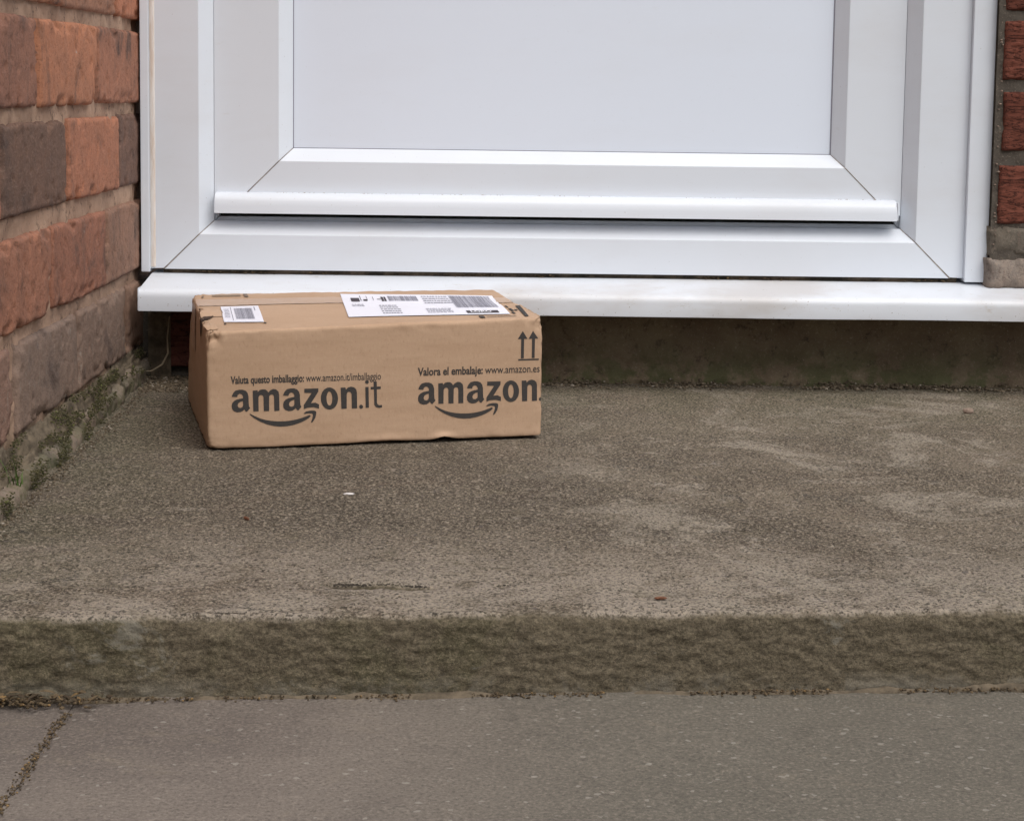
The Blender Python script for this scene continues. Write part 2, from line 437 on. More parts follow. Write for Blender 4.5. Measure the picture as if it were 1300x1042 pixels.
# ------------------------------------------------------------------ bricks
def brick_mesh(name, L, H, D, seed, rough=.0010, rustic=False, rr=.0022, res=.0027):
    """a closed brick whose worn face looks along +X; L along Y, H along Z; the face lies at x=0"""
    def axis(l):
        n = max(4, int(l/res)); a = [-l/2 + l*i/n for i in range(n+1)]; return a
    ay, az = axis(L), axis(H)
    ny, nz = len(ay), len(az)
    V = []; F = []
    for i, y in enumerate(ay):
        for j, z in enumerate(az):
            wy = 1 + .012*fn(seed, z*30, 0, 2); 
            jy = y + .0011*fn(seed*3.1, z*60, y*3, 3)*abs(y)/(L/2)
            jz = z + (.0008*fn(y*12, seed*2.3, z*3, 2)+.0007*fn(y*70, seed*5.3, z*3, 3))*abs(z)/(H/2)
            d = min(L/2-abs(y), H/2-abs(z))
            r = rr*(1 + .7*fn(y*35, z*35, seed*1.7, 2))
            r = max(.0012, r)
            q = max(0, 1-d/r)
            x = -r*(1-math.sqrt(max(0, 1-q*q)))
            x += rough*.4*fn(y*9, z*13, seed, 2) + rough*.55*fn(y*120, z*120, seed+9, 3)
            if rustic:
                x += .0012*noise.noise(Vector((y*45 + .9*math.sin(z*170), z*260 + 1.5*noise.noise(Vector((y*60, z*50, seed))), seed)))
                x += .0009*noise.noise(Vector((y*90, z*380, seed+4)))
            ch = fn(y*30, z*30, seed+31, 4)
            if not rustic and d < .012 and ch > .18: x -= min(.006, (ch-.18)*.026)*(1-d/.012)
            pk = fn(y*75, z*75, seed+51, 2)
            if not rustic and pk > .50: x -= min(.0014, (pk-.50)*.02)
            V.append((x, jy, jz))
    for i in range(ny-1):
        for j in range(nz-1):
            a = i*nz+j; F.append((a, a+nz, a+nz+1, a+1))
    ring = [i*nz for i in range(ny)] + [(ny-1)*nz+j for j in range(1, nz)] + [i*nz+nz-1 for i in range(ny-2, -1, -1)] + [j for j in range(nz-2, 0, -1)]
    b0 = len(V)
    for k in ring: v = V[k]; V.append((-D, v[1], v[2]))
    m = len(ring)
    for k in range(m):
        F.append((ring[k], b0+k, b0+(k+1) % m, ring[(k+1) % m]))
    F.append(tuple(b0+k for k in range(m)))
    me = bpy.data.meshes.new(name); me.from_pydata(V, [], F); me.update()
    me.polygons.foreach_set('use_smooth', [True]*len(me.polygons))
    return me

def put_brick(me, mat, parent, loc, rotz, color, tilt=0, label=None):
    if not me.materials: me.materials.append(mat)
    o = bpy.data.objects.new('brick', me); COL.objects.link(o)
    o.parent = parent; o.location = loc; o.rotation_euler = (0, 0, rotz)
    if tilt: o.rotation_euler = (tilt, 0, rotz)
    o.color = (*color, 1)
    if label: o['label'] = label
    return o

ORANGE = (.375, .165, .098); BROWN = (.295, .150, .100); CHAR = (.150, .090, .066); RUST = (.325, .150, .096)
PLUM = (.27, .152, .112); GREYB = (.27, .185, .140); DULL = (.29, .170, .118)
WX = -.3995
lw = thing('brick_wall', 'weathered red brick side wall with mossy foot, running from the door towards the viewer', 'wall', (WX, -.6, -.05))
PI2 = math.pi/2
def P(loc): return (loc[0]-WX, loc[1]+.6, loc[2]+.05)
# courses: (bottom z, height, first joint y (nearest the door), colours nearest the door first)
full = [brick_mesh('brick', .228, .0765, .05, 11.3+i*5.7) for i in range(5)]
low = [brick_mesh('brick', .222, .0760, .05, 71.3+i*4.1, rough=.0011, rr=.0035) for i in range(3)]
plin = [brick_mesh('brick', .205, .060, .09, 171.3+i*4.1, rough=.0040, rr=.011) for i in range(3)]
courses = [
    (.034, .076, -.067, [DULL, GREYB, (.235, .170, .135), PLUM]),
    (.1225, .0765, -.173, [(.27, .155, .110), RUST, RUST, ORANGE]),
    (.2175, .0765, -.104, [CHAR, ORANGE, CHAR, RUST]),
    (.3070, .0765, -.210, [RUST, ORANGE, BROWN, RUST]),
    (.3975, .0765, -.110, [ORANGE, BROWN, ORANGE, RUST]),
]
pal = [ORANGE, BROWN, RUST, CHAR, RUST, BROWN, ORANGE, PLUM]
for k in range(19):
    courses.append((.3975+.0915*(k+1), .0765, [-.21, -.10][k % 2], [random.choice(pal) for _ in range(7)]))
CYM = -1.0
for ci, (zb, h, j0, cols) in enumerate(courses):
    y1 = .10; y = j0 + .237; k = 0
    while y > CYM:
        yc = y - .237/2
        c = cols[k] if k < len(cols) else random.choice(pal)
        f_ = random.uniform(.9, 1.1); c = tuple(v*f_*random.uniform(.98, 1.02) for v in c)
        me = (low if ci == 0 else full)[(k*2+ci) % (3 if ci == 0 else 5)]
        xo = random.uniform(-.0012, .0012)
        put_brick(me, MT['brick'], lw, P((WX+xo, yc, zb+h/2)), 0, c, random.uniform(-.006, .006))
        y -= .237; k += 1
# projecting foot course, crumbling and mossy
for (y0, y1, xo, dz, me) in [(.045, -.150, .008, .000, plin[0]), (-.160, -.355, .013, -.004, plin[1]), (-.368, -.600, .019, -.007, plin[2]), (-.61, -.83, .025, -.008, plin[0]), (-.84, -1.06, .024, -.02, plin[1])]:
    o = put_brick(me, MT['brick'], lw, P((WX+xo+.002, (y0+y1)/2, -.0085+dz)), 0, (.20, .185, .145), random.uniform(-.02, .02))
    o.scale = (1, abs(y1-y0)/.21, 1)
    o['label'] = 'crumbling grey-green brick of the projecting foot course'

def mortar_sheet():
    V = []; ys = lin(-1.10, -.72, .03)+lin(-.72, .12, .0042)+[.12]; zs = lin(-.06, .46, .0042) + lin(.46, 2.2, .06) + [2.2]
    for y in ys:
        for z in zs:
            x = WX - .0058 + .0022*fn(y*16, z*30, 1, 3) + .0016*fn(y*90, z*90, 2, 3)
            if y > -.06: x -= .006*smooth(-.06, -.02, y)*abs(fn(y*40, z*20, 5, 2))
            V.append(P((x, y, z)))
    n = len(zs); F = [(i*n+j, (i+1)*n+j, (i+1)*n+j+1, i*n+j+1) for i in range(len(ys)-1) for j in range(n-1)]
    o = mesh_obj('mortar', V, F, MT['mortar'], lw)
    box = box_bm(-.22, -.014, -.50, .75, 0, 2.25)
    bm_obj('core', box, MT['mortar'], lw)
mortar_sheet()

def fillet():
    """sloping crumbly mortar over the foot course"""
    V = []; ys = lin(-.86, .02, .0035)+[.02]; K = 14
    for y in ys:
        out = .006 + (-y)*.018 if y > -.7 else .019
        for k in range(K):
            t = k/(K-1)
            x = WX - .002 + out*t; z = .036 - .019*t**1.3 - .0035*(1 if y < -.15 else 0)
            r = .0055*fn(y*38, t*1.9, 1, 4) + .0028*fn(y*130, t*6, 3, 3)
            hole = max(0, fn(y*17+4, t*1.4, 8, 3)-.10)*.022
            V.append(P((x + r*.5 - hole*.25, y, z + r - hole)))
    F = [(i*K+k, i*K+k+1, (i+1)*K+k+1, (i+1)*K+k) for i in range(len(ys)-1) for k in range(K-1)]
    mesh_obj('mortar_fillet', V, F, MT['rubble'], lw)
fillet()

def lumps(name, pts, mat, parent=None, seed=3, flat=1.0):
    """many small irregular pieces in one mesh: pts = (x, y, z, r)"""
    rnd = random.Random(seed); V = []; F = []
    base = [(1, 0, 0), (-1, 0, 0), (0, 1, 0), (0, -1, 0), (0, 0, 1), (0, 0, -1), (.6, .6, .55), (-.6, .6, .5), (.6, -.6, .5), (-.6, -.6, .55)]
    ico = bmesh.new(); bmesh.ops.create_icosphere(ico, subdivisions=1, radius=1)
    bv = [v.co.copy() for v in ico.verts]; bf = [[v.index for v in f.verts] for f in ico.faces]; ico.free()
    for x, y, z, r in pts:
        s = (rnd.uniform(.7, 1.4), rnd.uniform(.7, 1.4), rnd.uniform(.5, .9)*flat); a = rnd.uniform(0, 6.28); ca, sa = math.cos(a), math.sin(a)
        b = len(V)
        for c in bv:
            q = r*rnd.uniform(.75, 1.15); u, v, w = c.x*s[0]*q, c.y*s[1]*q, c.z*s[2]*q
            V.append((x+u*ca-v*sa, y+u*sa+v*ca, z+w))
        F += [tuple(b+i for i in f) for f in bf]
    return mesh_obj(name, V, F, mat, parent, shade=False)

rm = random.Random(5)
pts = []
for _ in range(7000):
    y = rm.uniform(-.86, .0); t = rm.random()
    if fn(y*14, t*2, 31, 3) < .10: continue
    pts.append((WX + t*(.012 + -y*.016) + .001, y, .034 - .02*t + rm.uniform(-.003, .003), rm.uniform(.0004, .0012)))
for _ in range(2600):
    y = rm.uniform(-.86, -.28)
    if fn(y*20, 3, 11, 3) < .08: continue
    pts.append((WX + .012 - y*.022 + rm.uniform(-.002, .004), y, rm.uniform(-.002, .016), rm.uniform(.0004, .0012)))
tag(lumps('moss', pts, MT['moss']), 'dark green moss growing on the crumbling foot of the side wall', 'moss', kind='stuff')

# ------------------------------------------------------------------ right-hand house wall (rustic bricks, thin grey bricks at the foot)
RY = -.021; RX = .549
rw = thing('brick_wall', 'dark red rustic-faced brick wall to the right of the white door frame', 'wall', (RX, RY, 0))
def R(loc): return (loc[0]-RX, loc[1]-RY, loc[2])
rb = [brick_mesh('brick', .215, .0640, .06, 31.3+i*5.7, rough=.0008, rustic=True, rr=.003, res=.0019) for i in range(3)]
thin = [brick_mesh('brick', .216, h, .06, 51.3+i*3, rough=.0008, rr=.006, res=.003) for i, h in enumerate((.0325, .0345))]
RED = (.165, .055, .036)
def rbrick(me, x0, zc, c, mat=None, dy=0, xoff=.108):
    put_brick(me, mat or MT['rustic'], rw, R((x0+xoff, RY+dy, zc)), -PI2, (lambda f_: tuple(v*f_ for v in c))(random.uniform(.88, 1.12)))
zt = [(.2184), (.2988), (.3760)]
z = .2184
rows = [.2184, .2988, .3760] + [.4196+.032+.0785*k for k in range(22)]
for ri, zc in enumerate(rows):
    x = .5500 + (.0022 if ri == 1 else 0)
    while x < 1.5:
        rbrick(rb[(ri+int(x*4)) % 3], x, zc, RED); x += .226
for k in range(4):
    rbrick(thin[0], .5425+.227*k, .1665, (.150, .132, .106), MT['brick'])
    rbrick(thin[1], .5405+.227*k, .1305, (.23, .195, .165), MT['brick'], -.003)
def rmortar():
    V = []; xs = lin(.5440, .72, .003)+lin(.72, 1.5, .05)+[1.5]; zs = lin(.113, .46, .003)+lin(.46, 2.1, .06)+[2.1]
    for x in xs:
        for zz in zs:
            y = RY + .0030 + .0012*fn(x*40, zz*40, 3, 4) + .003*max(0, fn(x*25, zz*12, 9, 3))
            V.append(R((x, y, zz)))
    n = len(zs); F = [(i*n+j, (i+1)*n+j, (i+1)*n+j+1, i*n+j+1) for i in range(len(xs)-1) for j in range(n-1)]
    mesh_obj('mortar', V, F, MT['gmortar'], rw)
    bm_obj('core', box_bm(-.004, .95, .012, .25, .112, 2.15), MT['gmortar'], rw)
rmortar()
# blobs of old white mortar clinging to the edge next to the frame
pts = [(.5475+rm.uniform(-.001, .003), RY+rm.uniform(.0, .003), rm.uniform(.13, .43), rm.uniform(.0006, .0018)) for _ in range(26)]
o = lumps('mortar_crumbs', [R(p[:3])+(p[3],) for p in pts], MT['stone'], rw); tag(o, kind='stuff')

# ------------------------------------------------------------------ wall under the sill: cement render and a patch of bare brick
tw = thing('threshold_wall', 'dark grimy cement-rendered wall beneath the white door sill', 'wall', (0, .02, -.05))
def T(p): return (p[0], p[1]-.02, p[2]+.05)
V = []; xs = lin(-.30, 1.2, .0045)+[1.2]; zs = lin(-.05, .1095, .0035)+[.1095]
for x in xs:
    for zz in zs:
        y = .004 - .0028*fn(x*10, zz*14, 2, 4) - .0034*fn(x*45, zz*60, 3, 4) - .008*smooth(.022, .0, zz)*(1+.7*fn(x*25, 0, 3, 3))
        V.append(T((x, y, zz)))
n = len(zs); F = [(i*n+j, (i+1)*n+j, (i+1)*n+j+1, i*n+j+1) for i in range(len(xs)-1) for j in range(n-1)]
mesh_obj('render_coat', V, F, MT['render'], tw)
bm_obj('core', box_bm(-.43, 1.25, .0, .14, 0, .158), MT['gmortar'], tw)
me = brick_mesh('brick', .075, .064, .03, 88, rough=.0012, rustic=True, rr=.003, res=.003)
me.materials.append(MT['rustic'])
o = put_brick(me, MT['rustic'], tw, T((-.332, .006, .043)), -PI2, (.155, .058, .044)); o['label'] = 'bare red brick left of the parcel under the sill'
V = []; xs = lin(-.392, -.366, .002)+[-.366]; zs = lin(-.01, .11, .003)+[.11]
for x in xs:
    for zz in zs: V.append(T((x, .004-.006*fn(x*50, zz*25, 2, 4), zz)))
n = len(zs); F = [(i*n+j, (i+1)*n+j, (i+1)*n+j+1, i*n+j+1) for i in range(len(xs)-1) for j in range(n-1)]
mesh_obj('mortar', V, F, MT['rubble'], tw)

# ------------------------------------------------------------------ door frame, sill, door
def prism(name, prof, path, mat, parent, n0=None):
    """sweep the 2-D profile [(out, y)] between two ends given as functions of 'out' -> (x, z)"""
    V = []
    for end in path:
        for o_, y in prof:
            x, zz = end(o_); V.append((x, y, zz))
    n = len(prof)
    F = [(i, (i+1) % n, n+(i+1) % n, n+i) for i in range(n)]
    F += [tuple(range(n))[::-1], tuple(range(n, 2*n))]
    me = bpy.data.meshes.new(name); me.from_pydata(V, [], F)
    bm = bmesh.new(); bm.from_mesh(me); bpy.data.meshes.remove(me)
    return bm_obj(name, bm, mat, parent, bevel=.0007)

TOPZ = 2.05
fr = thing('door_frame', 'white plastic door frame with mitred corners and narrow cover trims', 'door frame', (0, 0, 0))
def fprof(w): return [(0, .018), (.0140, 0), (.0533, 0)] + ([(w, 0)] if w > .054 else []) + [(w, .06), (-.004, .06), (-.004, .030), (0, .030)]
def cl(o): return min(o, .0533)     # outward distance from the opening, y
XL, XR, ZB = -.3190, .4515, .1761
G = .0004
prism('jamb', fprof(.0685), [lambda o: (XL-o, ZB-cl(o)+G), lambda o: (XL-o, TOPZ+cl(o)-G)], MT['upvc'], fr)
prism('jamb', fprof(.0681), [lambda o: (XR+o, ZB-cl(o)+G), lambda o: (XR+o, TOPZ+cl(o)-G)], MT['upvc'], fr)
prism('bottom_rail', fprof(.0533), [lambda o: (XL-o+G, ZB-o), lambda o: (XR+o-G, ZB-o)], MT['upvc'], fr)
prism('top_rail', fprof(.0533), [lambda o: (XL-o+G, TOPZ+o), lambda o: (XR+o-G, TOPZ+o)], MT['upvc'], fr)
# what shows in the open mitre joints: a tan line of dirt
for sx, x in ((-1, XL), (1, XR)):
    bm = bmesh.new()
    ys = [(0, .0180), (.0140, -.0002), (.0533, -.0002)]
    vs = []
    for o_, y in ys:
        px, pz = x+sx*o_, ZB-o_
        vs.append((bm.verts.new((px-.0008, y, pz)), bm.verts.new((px+.0008, y, pz))))
    for (p, q), (r_, s_) in zip(vs, vs[1:]): bm.faces.new((p, q, s_, r_))
    bm_obj('mitre_joint', bm, MT['seam'], fr)
bm_obj('cover_trim', box_bm(.5196, .5445, -.008, .05, .1195, TOPZ+.06), MT['upvc'], fr, bevel=.0012)
bm_obj('cover_trim', box_bm(-.3970, -.3875, -.0035, .05, .1195, TOPZ+.06), MT['upvc'], fr, bevel=.0012)
# dirty sealant beside the left trim
V = []; zs = lin(.125, .46, .004)+lin(.46, TOPZ, .08)+[TOPZ]
for zz in zs:
    for k in range(6):
        a = math.pi*k/5; w = .0034
        V.append((-.3842 - w*math.cos(a), .0008 - .0018*math.sin(a) - .0004*fn(zz*60, k, 1, 3), zz))
F = [(i*6+k, (i+1)*6+k, (i+1)*6+k+1, i*6+k+1) for i in range(len(zs)-1) for k in range(5)]
mb = N('tan_stained_sealant', .5, .4)
mb.color(mb.mix(mb.rng(mb.noise(30, 5, .7, mb.map((6, 1, .6))), .40, .62), (.76, .72, .68), (.66, .56, .48)))
mesh_obj('sealant_bead', V, F, mb.m, fr)
# rubber gasket down in the rebate
bm_obj('rebate_gasket', box_bm(XL-.002, XR+.002, .040, .058, ZB-.012, ZB+.026), MT['gasket'], fr)

sl = thing('door_sill', 'weathered white plastic sill projecting below the door frame', 'sill', (0, 0, .1))
SP = [(.03, .1190), (0, .1174), (-.055, .1106), (-.0715, .1086), (-.0735, .1083), (-.0770, .1070), (-.0792, .1048), (-.0800, .1020), (-.0802, .1000), (-.0802, .0862), (-.0800, .0850), (-.0770, .0850), (-.0770, .1010), (-.070, .1050), (.03, .1105)]
def sweepx(name, P2, x0, x1, mat, parent, dz=0, dy=0, nx=2, wob=0):
    V = []; n = len(P2); XS = [x0+(x1-x0)*i/(nx-1) for i in range(nx)]
    for x in XS:
        for y, zz in P2: V.append((x, y+dy+wob*fn(x*5, y*9, zz*5, 2), zz+dz+wob*fn(x*4, 3, y*9, 2)))
    F = []
    for k in range(nx-1): F += [(k*n+i, k*n+(i+1) % n, (k+1)*n+(i+1) % n, (k+1)*n+i) for i in range(n)]
    F += [tuple(range(n))[::-1], tuple((nx-1)*n+i for i in range(n))]
    me = bpy.data.meshes.new(name); me.from_pydata(V, [], F); bm = bmesh.new(); bm.from_mesh(me); bpy.data.meshes.remove(me)
    o = bm_obj(name, bm, mat, parent); 
    for p in o.data.polygons: p.use_smooth = len(p.vertices) == 4
    o.data.set_sharp_from_angle(angle=.6)
    return o
sweepx('sill_board', SP, -.3860, .66, MT['sill'], sl, -.1, nx=60, wob=.0006)
bm_obj('end_cap', box_bm(-.3868, -.3862, -.0798, .02, -.0146, .0095), MT['sill'], sl)

# packing and old mortar in the gap between frame and sill
gp = bm_obj('gap_packing', box_bm(-.3740, .4990+.015, .0055, .05, .1150, .1236), MT['packing'], fr)
pts = []
for _ in range(420):
    x = rm.uniform(-.38, .51)
    if fn(x*9, 2, 5, 2) < .05: continue
    pts.append((x, rm.uniform(.001, .007), .1185+rm.uniform(0, .0022), rm.uniform(.0006, .0018)))
o = lumps('gap_crumbs', pts, MT['litter'], fr, flat=.8); tag(o, kind='stuff')

dr = thing('front_door', 'closed white plastic front door with recessed smooth panel and drip bar', 'door', (0, .018, ZB))
def Dp(f): return lambda o: (f(o)[0], f(o)[1]-ZB)
LX, RXx, LB = -.3187, .4511, .1905           # leaf outline
PX0, PX1, PZ0 = -.2325, .3735, .2575          # panel opening (on the panel's plane)
bw = .0140
W1 = PX0-bw-LX
def leafprof(width): return [(0, .016-.018+.0), (bw, 0-.0), (bw+width, 0), (bw+width, .05), (0, .05)]
def lp(width):
    e = [(wb_, .0)] if width > wb_+.001 else []
    return [(0, .015), (bw, .0)] + e + [(width, .0), (width, .045)] + [(wb_, .045)]*bool(e) + [(0, .045)]
wl_, wr_, wb_ = PX0-LX, RXx-PX1, PZ0-LB
TOPL = 2.04; MID0, MID1 = .95, 1.07
def leafpart(name, width, e0, e1): return prism(name, lp(width), [Dp(e0), Dp(e1)], MT['upvc'], dr)
g_ = .0003
leafpart('stile', wl_, lambda o: (PX0-o, PZ0-min(o, wb_)+g_), lambda o: (PX0-o, TOPL-wb_+o))
leafpart('stile', wr_, lambda o: (PX1+o, PZ0-min(o, wb_)+g_), lambda o: (PX1+o, TOPL-wb_+o))
leafpart('bottom_rail', wb_, lambda o: (PX0-o+g_, PZ0-o), lambda o: (PX1+o-g_, PZ0-o))
leafpart('top_rail', wb_, lambda o: (PX0-o+g_, TOPL-wb_+o), lambda o: (PX1+o-g_, TOPL-wb_+o))
for sx, x in ((-1, PX0), (1, PX1)):
    bm = bmesh.new(); vs = []
    for o_, y in [(0, .0148), (bw, -.0002), (wb_, -.0002)]:
        vs.append((bm.verts.new((x+sx*o_-.0007, y, PZ0-o_-ZB)), bm.verts.new((x+sx*o_+.0007, y, PZ0-o_-ZB))))
    for (p, q), (r_, s_) in zip(vs, vs[1:]): bm.faces.new((p, q, s_, r_))
    bm_obj('mitre_joint', bm, MT['seam'], dr)
bm_obj('panel', box_bm(PX0-.004, PX1+.004, .0165, .035, PZ0-.004-ZB, TOPL-wb_+.004-ZB), MT['panel'], dr)
# grey glazing gasket line round the panel
for b in [(PX0-.0006, PX0+.0010, PZ0, TOPL-wb_), (PX1-.0012, PX1+.0006, PZ0, TOPL-wb_), (PX0, PX1, PZ0-.0005, PZ0+.0008)]:
    bm_obj('gasket', box_bm(b[0], b[1], .0158, .0175, b[2]-ZB, b[3]-ZB), MT['greyink'], dr)
DP = [(.0, .0322), (-.008, .0317), (-.0125, .0304), (-.0165, .0275), (-.0184, .0240), (-.0194, .0180), (-.0200, .0098), (-.0182, .0098), (-.0178, .017), (-.012, .024), (.0, .026)]
sweepx('drip_bar', DP, -.3160, .4436, MT['upvc'], dr, dz=0)
bm_obj('bar_end_cap', box_bm(.4439, .4452, -.0190, 0, .0105, .030), MT['upvc'], dr, bevel=.0005)

pts = []
for _ in range(260):
    x = rm.uniform(-.30, .43)
    if fn(x*8, 2, 15, 3) < -.05: continue
    pts.append((x, rm.uniform(-.0012, -.0002), .0318+rm.uniform(0, .0006), rm.uniform(.0003, .0008)))
o = lumps('grime_crumbs', pts, MT['grime'], dr, flat=.6); tag(o, kind='stuff')

# ------------------------------------------------------------------ the parcel
C8 = {(0, 0, 0): (-.2592, -.4217, .0012), (1, 0, 0): (.0426, -.3418, .0028), (0, 0, 1): (-.2600, -.4250, .1090), (1, 0, 1): (.0430, -.3420, .1155),
      (0, 1, 0): (-.322, -.150, .0012), (1, 1, 0): (-.012, -.080, .0030), (0, 1, 1): (-.317, -.155, .1125), (1, 1, 1): (-.004, -.086, .1135)}
C8 = {k: Vector(v) for k, v in C8.items()}
LX_, LY_, LZ_ = .3122, .275, .112
def tri(u, v, w):
    p = Vector()
    for (a, b, c), q in C8.items():
        p += q*((u if a else 1-u)*(v if b else 1-v)*(w if c else 1-w))
    return p
def boxpt(x, y, z, off=0.0, r=.0032):
    """point of the cardboard skin: x,y,z in metres inside the box's own frame, on one of its faces"""
    d = (LX_, LY_, LZ_); p = [x, y, z]
    rr = r*(1+.5*fn(x*22, y*22, z*22, 2))
    q = [min(max(c, rr), L-rr) for c, L in zip(p, d)]
    dv_ = Vector([a-b for a, b in zip(p, q)])
    if dv_.length > 1e-7:
        nrm = dv_.normalized(); s = Vector(q) + nrm*rr
    else: s = Vector(p); nrm = Vector((0, 0, 0))
    # outward bulge / crush
    amp = .0007*fn(x*8, y*8, z*8+3, 2)
    out = Vector((0, 0, 0))
    m = [min(c, L-c) for c, L in zip(p, d)]; ax = m.index(min(m)); sg = 1 if p[ax] > d[ax]/2 else -1
    out[ax] = sg
    s = s + out*(amp+off)
    # crease wrinkles near the edges
    ed = sorted(m)[1]
    s = s + out*(.0007*fn(x*70, y*70, z*70, 2)*smooth(.012, 0, ed))
    # crushed upper left corners
    for cx, cy, cz, R_, a_ in ((0, 0, LZ_, .022, .0045), (0, .12, LZ_, .03, .003), (0, LY_, LZ_, .03, .006), (LX_, 0, LZ_, .02, .004), (0, 0, 0, .014, .003), (LX_, LY_*.55, LZ_, .06, .002)):
        dd = (Vector((x, y, z))-Vector((cx, cy, cz))).length
        if dd < R_:
            k = (1-dd/R_)**1.2
            s = s + (Vector((LX_/2, LY_/2, LZ_/2))-s).normalized()*a_*k*(1+1.3*fn(x*120, y*120, z*120, 3))
    # bent lower lip
    if z < .008:
        b1 = math.exp(-((x-.218)/.008)**2)
        b2_ = math.exp(-((x-.16)/.02)**2); s.z += (.0030*b1+.001*b2_)*(1-z/.008); s.y -= (.0034*b1+.001*b2_)*(1-z/.008)
    return tri(s.x/LX_, s.y/LY_, s.z/LZ_)

parcel = thing('cardboard_box', 'brown cardboard parcel with dark printed logos standing on the concrete doorstep', 'box', (-.14, -.25, 0))
PO = Vector(parcel.location)
def facegrid(name, fix, val, nu, nv, mat, parent, rng_=None, off=0.0):
    ax = [i for i in range(3) if i != fix]; d = (LX_, LY_, LZ_)
    a0, a1, b0, b1 = rng_ or (0, d[ax[0]], 0, d[ax[1]])
    V = []
    for i in range(nu+1):
        for j in range(nv+1):
            p = [0, 0, 0]; p[fix] = val; 
            si, sj = i/nu, j/nv
            if not rng_: si = .5-.5*math.cos(math.pi*si)*1.0 if False else si
            p[ax[0]] = a0+(a1-a0)*si; p[ax[1]] = b0+(b1-b0)*sj
            V.append(boxpt(*p, off=off)-PO)
    F = [(i*(nv+1)+j, (i+1)*(nv+1)+j, (i+1)*(nv+1)+j+1, i*(nv+1)+j+1) for i in range(nu) for j in range(nv)]
    return V, F
allV = []; allF = []
for fix, val, nu, nv in ((1, 0, 208, 76), (1, LY_, 60, 30), (0, 0, 184, 76), (0, LX_, 120, 60), (2, 0, 60, 50), (2, LZ_, 208, 184)):
    V, F = facegrid('', fix, val, nu, nv, None, None)
    flip = (fix == 1) == (val == 0)
    if fix == 2 or fix == 0: flip = (val == 0)
    if fix == 1: flip = (val != 0)
    b = len(allV); allV += V; allF += [tuple(b+i for i in (f if not flip else f[::-1])) for f in F]
# the seam between the two top flaps: push a fine groove into the skin
body = mesh_obj('carton', allV, allF, MT['card'], parcel)
bm = bmesh.new(); bm.from_mesh(body.data); bmesh.ops.remove_doubles(bm, verts=bm.verts, dist=.0003); bmesh.ops.recalc_face_normals(bm, faces=bm.faces); bm.to_mesh(body.data); bm.free()

def strip(name, pts_fn, nu, nv, mat):
    V = [pts_fn(i/nu, j/nv)-PO for i in range(nu+1) for j in range(nv+1)]
    F = [(i*(nv+1)+j, (i+1)*(nv+1)+j, (i+1)*(nv+1)+j+1, i*(nv+1)+j+1) for i in range(nu) for j in range(nv)]
    return mesh_obj(name, V, F, mat, parcel)
# tape along the top seam, its near edge reading as a fine line
def seam(s): return .173 - .036*smooth(.4, 1.0, s)
tape = strip('tape', lambda s, t: boxpt(.001+(LX_-.002)*s, seam(s)+.050*t + .0006*fn(s*20, 0, 0, 2), LZ_, .0005 + .0003*fn(s*40, t*5, 3, 2)), 160, 10, MT['tape'])
edge = strip('flap_edge', lambda s, t: boxpt(.003+(LX_-.006)*s, seam(s)-.0016+.0016*t+ .0006*fn(s*20, 0, 0, 2), LZ_, .00035), 160, 1, plain('cut_board_edge', (.20, .125, .078), .9, .3))
# wrinkled tape end folded down the left side
strip('tape_end', lambda s, t: boxpt(0, .173+.050*t, LZ_-.001-.045*s, .0006+.0008*abs(fn(s*9, t*7, 3, 3))), 24, 16, MT['tape'])

# torn fold at the near left top edge: a lifted tongue of board above a dark slit
def tongue(name, x0, y0, dx, dy, h, seed, mat):
    V = []; nu, nv = 14, 8
    for i in range(nu+1):
        for j in range(nv+1):
            s, t = i/nu, j/nv
            b = boxpt(max(0, x0+dx*t), y0+dy*s, LZ_, 0)
            lift = h*math.sin(math.pi*s)*(1-t)**.7
            V.append(b + Vector((-.0022*math.sin(math.pi*s)*(1-t), -.001*(1-t), lift+.0007+.0006*fn(s*5, t*5, seed, 2))) - PO)
    F = [(i*(nv+1)+j, (i+1)*(nv+1)+j, (i+1)*(nv+1)+j+1, i*(nv+1)+j+1) for i in range(nu) for j in range(nv)]
    return mesh_obj(name, V, F, mat, parcel)
dark = plain('slit_shade_brown', (.075, .045, .03), .95, .4)  # near-black colour paints the shade inside the torn slit
tongue('torn_flap', 0.0, .092, .020, .055, .0055, 3, MT['card'])
tongue('torn_flap', 0.001, .012, .010, .030, .0020, 9, MT['card'])
strip('slit_shade', lambda s, t: boxpt(.0+(.011*math.sin(math.pi*min(1, s*1.1))**.6+.001)*t, .070+.062*s, LZ_, .0012), 14, 4, dark)
strip('slit_shade', lambda s, t: boxpt(0, .060+.045*s, LZ_-.001-(.014*math.sin(math.pi*s)+.002)*t, .0006), 12, 4, dark)
# ragged white-ish torn edge at the right-hand corner
pts = []
for _ in range(70):
    y = rm.uniform(0, .12); pts.append(tuple(boxpt(LX_-.0005, y, LZ_-rm.uniform(0, .001), .0004)-PO)+(rm.uniform(.0004, .0011),))
for _ in range(40): pts.append(tuple(boxpt(rm.uniform(0, .006), rm.uniform(0, .12), LZ_, .0004)-PO)+(rm.uniform(.0004, .0012),))
tag(lumps('frayed_edge', pts, plain('frayed_fibre', (.50, .37, .26), .95, .3), parcel), kind='stuff')

